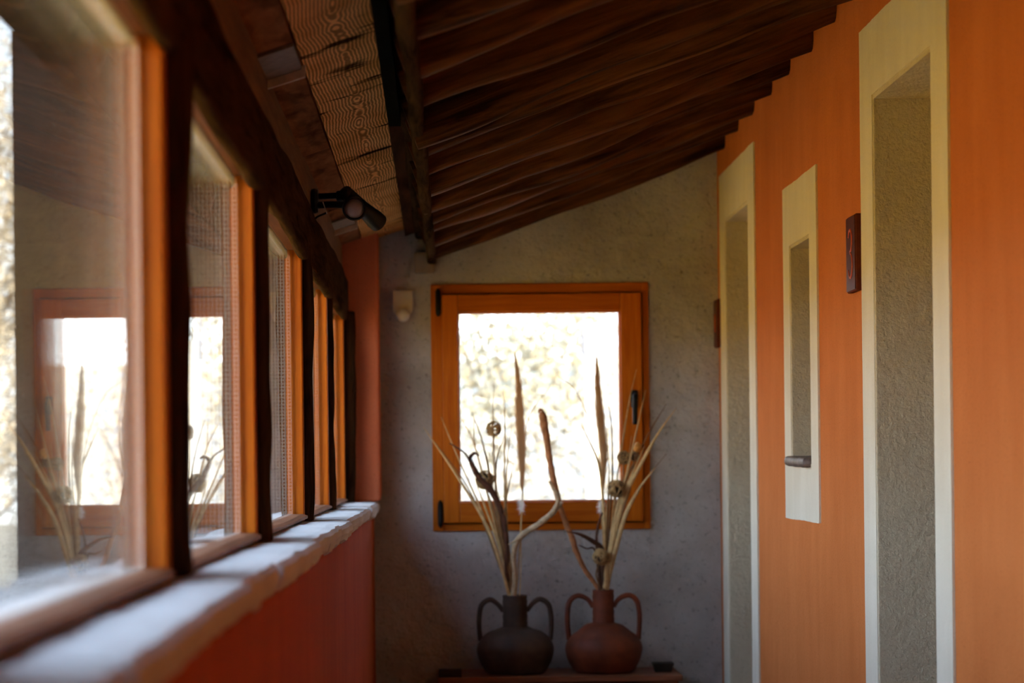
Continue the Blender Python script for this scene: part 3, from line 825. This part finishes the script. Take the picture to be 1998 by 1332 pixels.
# --- dark vase
blade(VL, [(985, 1130), (952, 1030), (896, 935), (827, 834)], -.10, 3.2*u, 'longest straw blade of the dark vase, leaning far out to the wall side')
blade(VL, [(986, 1132), (945, 1010), (889, 882), (861, 814)], -.04, 1.8*u, 'thin straw blade of the dark vase crossing the window stile')
blade(VL, [(984, 1130), (940, 1010), (905, 938), (848, 862)], .02, 1.6*u, 'faint straw blade of the dark vase just under its longest blade', 'straw_dark')
blade(VL, [(988, 1120), (955, 980), (926, 869), (898, 811)], .05, 2.0*u, 'straw blade of the dark vase tipped at the window glass edge')
blade(VL, [(990, 1120), (962, 960), (942, 865), (921, 803)], -.05, 2.2*u, 'brown blade rising left of the upper woven ball', 'straw_dark')
blade(VL, [(991, 1110), (950, 960), (927, 868), (925, 815)], .07, 1.5*u, 'thin upright straw above the hooked dark twig', 'straw')
blade(VL, [(996, 1110), (985, 980), (985, 839), (983, 758)], .04, 1.8*u, 'tall thin straw right of the upper woven ball')
blade(VL, [(997, 1110), (988, 1000), (990, 900), (998, 834)], -.03, 1.8*u, 'straw beside the feather grass of the dark vase, bending to it')
blade(VL, [(998, 1110), (984, 1020), (992, 951), (1002, 903)], -.06, 2.0*u, 'short straw of the dark vase under the feather grass tip', 'straw_dark')
blade(VL, [(993, 1110), (972, 1000), (968, 905), (983, 853)], -.07, 2.4*u, 'brown straw forking right below the upper woven ball', 'straw_dark')
blade(VL, [(990, 1120), (975, 1010), (962, 900), (962, 780)], .06, 1.4*u, 'hair-thin straw just left of the upper woven ball')
blade(VL, [(988, 1120), (965, 1040), (945, 985), (925, 930)], .08, 2.4*u, 'straw behind the lower woven ball of the dark vase')
stick(VL, [(992, 1110), (972, 1000), (958, 955)], -.02, 2.0*u, 'brown stick under the lower woven ball', 'straw_dark')
stick(VL, [(996, 1100), (980, 1020), (972, 960)], .03, 1.8*u, 'pale stick in the middle of the dark vase', 'straw')
blade(VL, [(1012, 1100), (1020, 960), (1029, 824), (1076, 750)], .06, 1.2*u, 'hair-thin grass bending over beside the feather grass of the dark vase')
woven_ball(VL, (963, 837), 15, .0, [(992, 1100), (972, 980), (965, 900)], 'upper woven ball against the window glass, on a straight stalk', tip=[(962, 790), (964, 752)], core=None)
woven_ball(VL, (946, 936), 18, .03, [(990, 1110), (968, 1010)], 'dark woven ball half hidden behind the hooked twig of the dark vase')
plume(VL, [(1019, 962), (1018, 900), (1015, 830), (1011, 750), (1005, 692)], [5, 11, 11.5, 8, 4.5, 1], -.02, 'feather grass standing in front of the window middle, in the dark vase', GL, fl=(1017, 990), stem=[(1016, 1120), (1017, 1030)])
drift(VL, [(990, 1120), (989, 1070), (983, 1017), (970, 978), (955, 952), (935, 931), (921, 905), (917, 893), (926, 884), (935, 889)], [5*u, 5*u, 5*u, 5.5*u, 6*u, 6.5*u, 6*u, 5*u, 4*u, 3.2*u, 1.5*u], -.09,
      'dark hooked driftwood twig leaning to the wall in the dark vase', 'twig_dark', GL, twigs=[([(920, 905), (908, 885), (890, 872), (877, 864)], [2.5*u, 2*u, 1.6*u, 1.2*u])])
drift(VL, [(1004, 1120), (1002, 1082), (1014, 1049), (1052, 1022), (1080, 998), (1096, 980)], [5.5*u, 5.5*u, 5.5*u, 6*u, 6*u, 5.5*u, 3.5*u], -.06,
      'pale bleached driftwood branch curving from the dark vase to the other', 'twig_pale', GL, twigs=[([(1080, 998), (1089, 978), (1086, 962), (1078, 950), (1072, 938)], [5*u, 4*u, 4*u, 3.5*u, 2.5*u]), ([(1014, 1049), (1003, 1056), (992, 1062)], [4*u, 2.5*u, 1*u])])
# --- red vase
Hr = .315
def rb(*a, **k): return blade(VR, *a, grp=GR, H=Hr, **k)
drift(VR, [(1164, 1143), (1141, 1111), (1125, 1078), (1117, 1052), (1105, 1023), (1094, 991), (1083, 949), (1074, 905), (1068, 865), (1062, 830), (1059, 812), (1057, 803)],
      [4*u, 4.5*u, 5*u, 5.5*u, 5.5*u, 5*u, 5.5*u, 6*u, 6*u, 6.5*u, 8*u, 8*u, 5*u], -.05, 'tall red-brown driftwood branch with a hooked top before the window', 'twig_red', GR, H=Hr,
      twigs=[([(1060, 812), (1058, 801), (1053, 799), (1051, 806)], [4*u, 3*u, 2.5*u, 1.2*u])])
rb([(1180, 1120), (1178, 1000), (1169, 909), (1152, 865), (1132, 823)], -.06, 2.6*u, 'straw blade of the red vase tipped toward the window middle')
rb([(1180, 1120), (1176, 960), (1160, 850), (1124, 763), (1088, 733)], .05, 1.0*u, 'hair-thin grass arching over the window from the red vase')
rb([(1182, 1120), (1190, 1000), (1195, 925), (1193, 828), (1185, 780)], .02, 2.0*u, 'upright brown reed close to the window glass edge', mat='straw_dark')
rb([(1180, 1120), (1185, 1000), (1188, 920), (1184, 843)], -.03, 1.4*u, 'thin short reed between feather grass and upright reed', mat='straw_dark')
rb([(1186, 1130), (1198, 1050), (1217, 972), (1248, 910), (1283, 847), (1320, 795)], -.10, 4.2*u, 'broadest pale blade of the red vase sweeping far across the wall')
rb([(1187, 1130), (1202, 1070), (1221, 1003), (1248, 952), (1279, 912)], -.08, 4.0*u, 'broad pale blade of the red vase, lowest on the doorway side')
rb([(1186, 1130), (1210, 1040), (1250, 950), (1300, 885)], -.03, 1.4*u, 'thin blade of the red vase between its two broad blades', mat='straw_dark')
rb([(1184, 1130), (1205, 1000), (1225, 914), (1243, 835), (1260, 760)], -.04, 2.0*u, 'straw blade passing in front of the window handle')
rb([(1183, 1130), (1198, 980), (1217, 847), (1229, 777), (1242, 720)], .05, 1.6*u, 'tallest thin straw of the red vase over the window stile')
rb([(1185, 1130), (1215, 960), (1256, 863), (1300, 788)], .04, 2.0*u, 'brown blade behind the broadest pale blade', mat='straw_dark')
rb([(1184, 1130), (1205, 1010), (1222, 930), (1232, 850)], .07, 1.8*u, 'straw ending just below the window handle')
rb([(1185, 1130), (1200, 1020), (1222, 950), (1258, 870)], -.06, 2.6*u, 'ochre blade beside the orange pod', mat='straw')
rb([(1183, 1120), (1196, 1030), (1206, 980), (1212, 920)], -.07, 2.8*u, 'pale blade under the middle woven ball')
rb([(1178, 1120), (1180, 1040), (1186, 980), (1190, 930)], .05, 2.6*u, 'pale blade along the feather grass of the red vase')
rb([(1184, 1120), (1192, 1060), (1200, 1010), (1210, 960)], .06, 3.0*u, 'brown blade in the thick of the red vase bundle', mat='straw_dark')
rb([(1188, 1135), (1198, 1090), (1214, 1030), (1224, 985)], -.02, 2.4*u, 'brown blade low on the doorway side of the red vase', mat='straw_dark')
rb([(1182, 1140), (1184, 1110), (1195, 1060), (1204, 1000)], -.095, 4.5*u, 'thick pale stalk at the mouth of the red vase')
woven_ball(VR, (1217, 893), 13, .03, [(1195, 1050), (1214, 950)], 'woven ball beside the orange pod over the window stile', GR, Hr)
woven_ball(VR, (1238, 890), 10, .05, [(1200, 1050), (1230, 950)], 'small dark woven ball under the orange pod', GR, Hr)
woven_ball(VR, (1202, 953), 17, -.06, [(1190, 1070), (1200, 1000)], 'large woven ball in the middle of the red vase bundle', GR, Hr)
woven_ball(VR, (1172, 1086), 16, -.08, [(1165, 1130), (1165, 1110)], 'lowest woven ball, just above the mouth of the red vase', GR, Hr)
pod = thing('seed_pod', 'orange dried seed pod in front of the window stile', 'seed pod', base_of(VR), GR)
C = at(1244, 873, 9.22)
mk('pod', *lathe([(.002, -.018), (.012, -.014), (.017, -.002), (.014, .010), (.006, .018), (.002, .022)], C, 12), 'ochre', pod, smooth=True)
mk('stalk', *tube([root(VR, 99, Hr), at(1196, 1040, 9.2), at(1228, 940, 9.22), C], [.0022, .002, .0018], 6, 5), 'straw_dark', pod, smooth=True)
plume(VR, [(1174, 968), (1177, 900), (1172, 830), (1167, 760), (1164, 696)], [6, 11, 11, 8, 5, 1], .01, 'feather grass in the red vase before the white pole outside', GR, Hr, fl=(1173, 992), stem=[(1177, 1100), (1175, 1020)])
# dark pointed leaf and its bent twig
rb([(1176, 1110), (1174, 1071), (1157, 1056), (1131, 1042), (1101, 1036)], -.11, 4.5*u, 'dark pointed dry leaf leaning from the red vase to the other vase', mat='twig_dark', name='pointed_dry_leaf', cat='dried leaf', flat=.4)
stick(VR, [(1170, 1120), (1164, 1060), (1166, 1030), (1175, 1000)], -.06, 3.0*u, 'short dark bent twig over the lowest woven ball', 'twig_dark', GR, Hr, 'dried_twig')
stick(VR, [(1168, 1120), (1160, 1072), (1145, 1070), (1129, 1063)], -.05, 2.2*u, 'small dark side twig under the dry leaf', 'twig_dark', GR, Hr, 'dried_twig')

# ------------------------------------------------------------------ outdoors
def gh(x, y):
    h = -2.0
    h += max(0, y-13)*.085*min(1, max(0, (x+14)/14))+max(0, -x-9)*.10
    return h+.25*noise.noise(Vector((x*.15, y*.15, 0)))
xs_ = [-60+4*i for i in range(38)]; yy_ = [-40+4*i for i in range(36)]
V = [(x, y, gh(x, y)) for y in yy_ for x in xs_]; nx = len(xs_)
F = [(j*nx+i, j*nx+i+1, (j+1)*nx+i+1, (j+1)*nx+i) for j in range(len(yy_)-1) for i in range(nx-1)]
gy = yy_.index(12)
G1 = [f for f in F if V[f[0]][1] < 12]; G2 = [f for f in F if V[f[0]][1] >= 12]
def sub(V, F):
    ids = sorted({i for f in F for i in f}); mp = {i: k for k, i in enumerate(ids)}
    return [V[i] for i in ids], [tuple(mp[i] for i in f) for f in F]
st(mk('ground', *sub(V, G1), 'ground', smooth=True))
st(mk('hillside', *sub(V, G2), 'hill', smooth=True))

def tree(name, label, x, y, H, R, mat, n, seed, grp, trunk=True, leaf=.05, zc=.62):
    g = gh(x, y); random.seed(seed)
    t = thing(name, label, 'tree' if trunk else 'bush', (x, y, g), grp)
    br = []; tips = []
    top = Vector((x, y, g+H*.5))
    br.append(tube([(x, y, g-.1), (x+.1, y, g+H*.25), top], [.10*H/5, .07*H/5, .05*H/5], 7, 4))
    for k in range(26):
        a = random.uniform(0, 2*PI); e = random.uniform(-.2, 1.2); L = R*random.uniform(.7, 1.15)
        s = Vector((x, y, g+H*random.uniform(.18, .5)))
        q = Vector((x, y, g+H*zc))+Vector((math.cos(a)*math.cos(e)*L, math.sin(a)*math.cos(e)*L, math.sin(e)*L*H*(1-zc)/R))
        mid = s.lerp(q, .5)+Vector((random.gauss(0, .15), random.gauss(0, .15), .2))
        br.append(tube([s, mid, q], [.03*H/5, .016*H/5, .004], 5, 4)); tips += [(s, mid, q)]
    mk('branches', *join(*br), 'bark', t)
    VV, FF = [], []
    for k in range(n):
        s, mid, q = random.choice(tips); f = random.uniform(.35, 1.05)
        p = s.lerp(q, f)+Vector((random.gauss(0, 1), random.gauss(0, 1), random.gauss(0, 1)))*R*.16
        a = Vector((random.gauss(0, 1), random.gauss(0, 1), random.gauss(0, 1))).normalized()*leaf*random.uniform(.6, 1.3)
        b = a.orthogonal().normalized()*leaf*.5; o = len(VV)
        VV += [tuple(p-a), tuple(p+b), tuple(p+a), tuple(p-b)]; FF.append((o, o+1, o+2, o+3))
    f = mk('foliage', VV, FF, mat, t); f['kind'] = 'stuff'
    return t
TG = 'pale trees outside the windows'
tree('pale_tree', 'pale yellow leafed tree filling the end window, behind the glass', .9, 27, 5.2, 1.9, 'leaf_y', 5200, 1, TG, leaf=.06)
tree('pale_tree', 'whitish bush low in the end window, behind the glass', 2.1, 24, 3.4, 1.5, 'leaf_w', 3800, 2, TG, False, .05, .55)
tree('pale_tree', 'whitish bush at the wall side of the end window, behind the glass', .1, 22, 3.2, 1.4, 'leaf_w', 3800, 3, TG, False, .05, .55)
tree('pale_tree', 'pale tree outside at the very edge of the nearest side window', -6.6, 34, 8.6, 2.6, 'leaf_far', 6500, 5, TG, leaf=.08, zc=.55)
tree('pale_tree', 'pale ochre tree outside lower at the edge of the nearest side window', -5.4, 28, 5.0, 2.0, 'leaf_far', 5000, 6, TG, leaf=.06, zc=.5)
C = at(1157, 900, 20)
pl = thing('white_pole', 'slim white pole outside behind the end window, dark at the top', 'pole', (C.x, 20, gh(C.x, 20)))
mk('shaft', *lathe([(.055, gh(C.x, 20)-.2), (.055, 2.28)], (C.x, 20, 0), 16), 'pole', pl)
mk('sleeve', *lathe([(.018, 2.1), (.018, 3.6)], (C.x-.07, 20, 0), 12), 'pole_dark', pl)
for o in bpy.data.objects:
    if 'base' in o: del o['base']
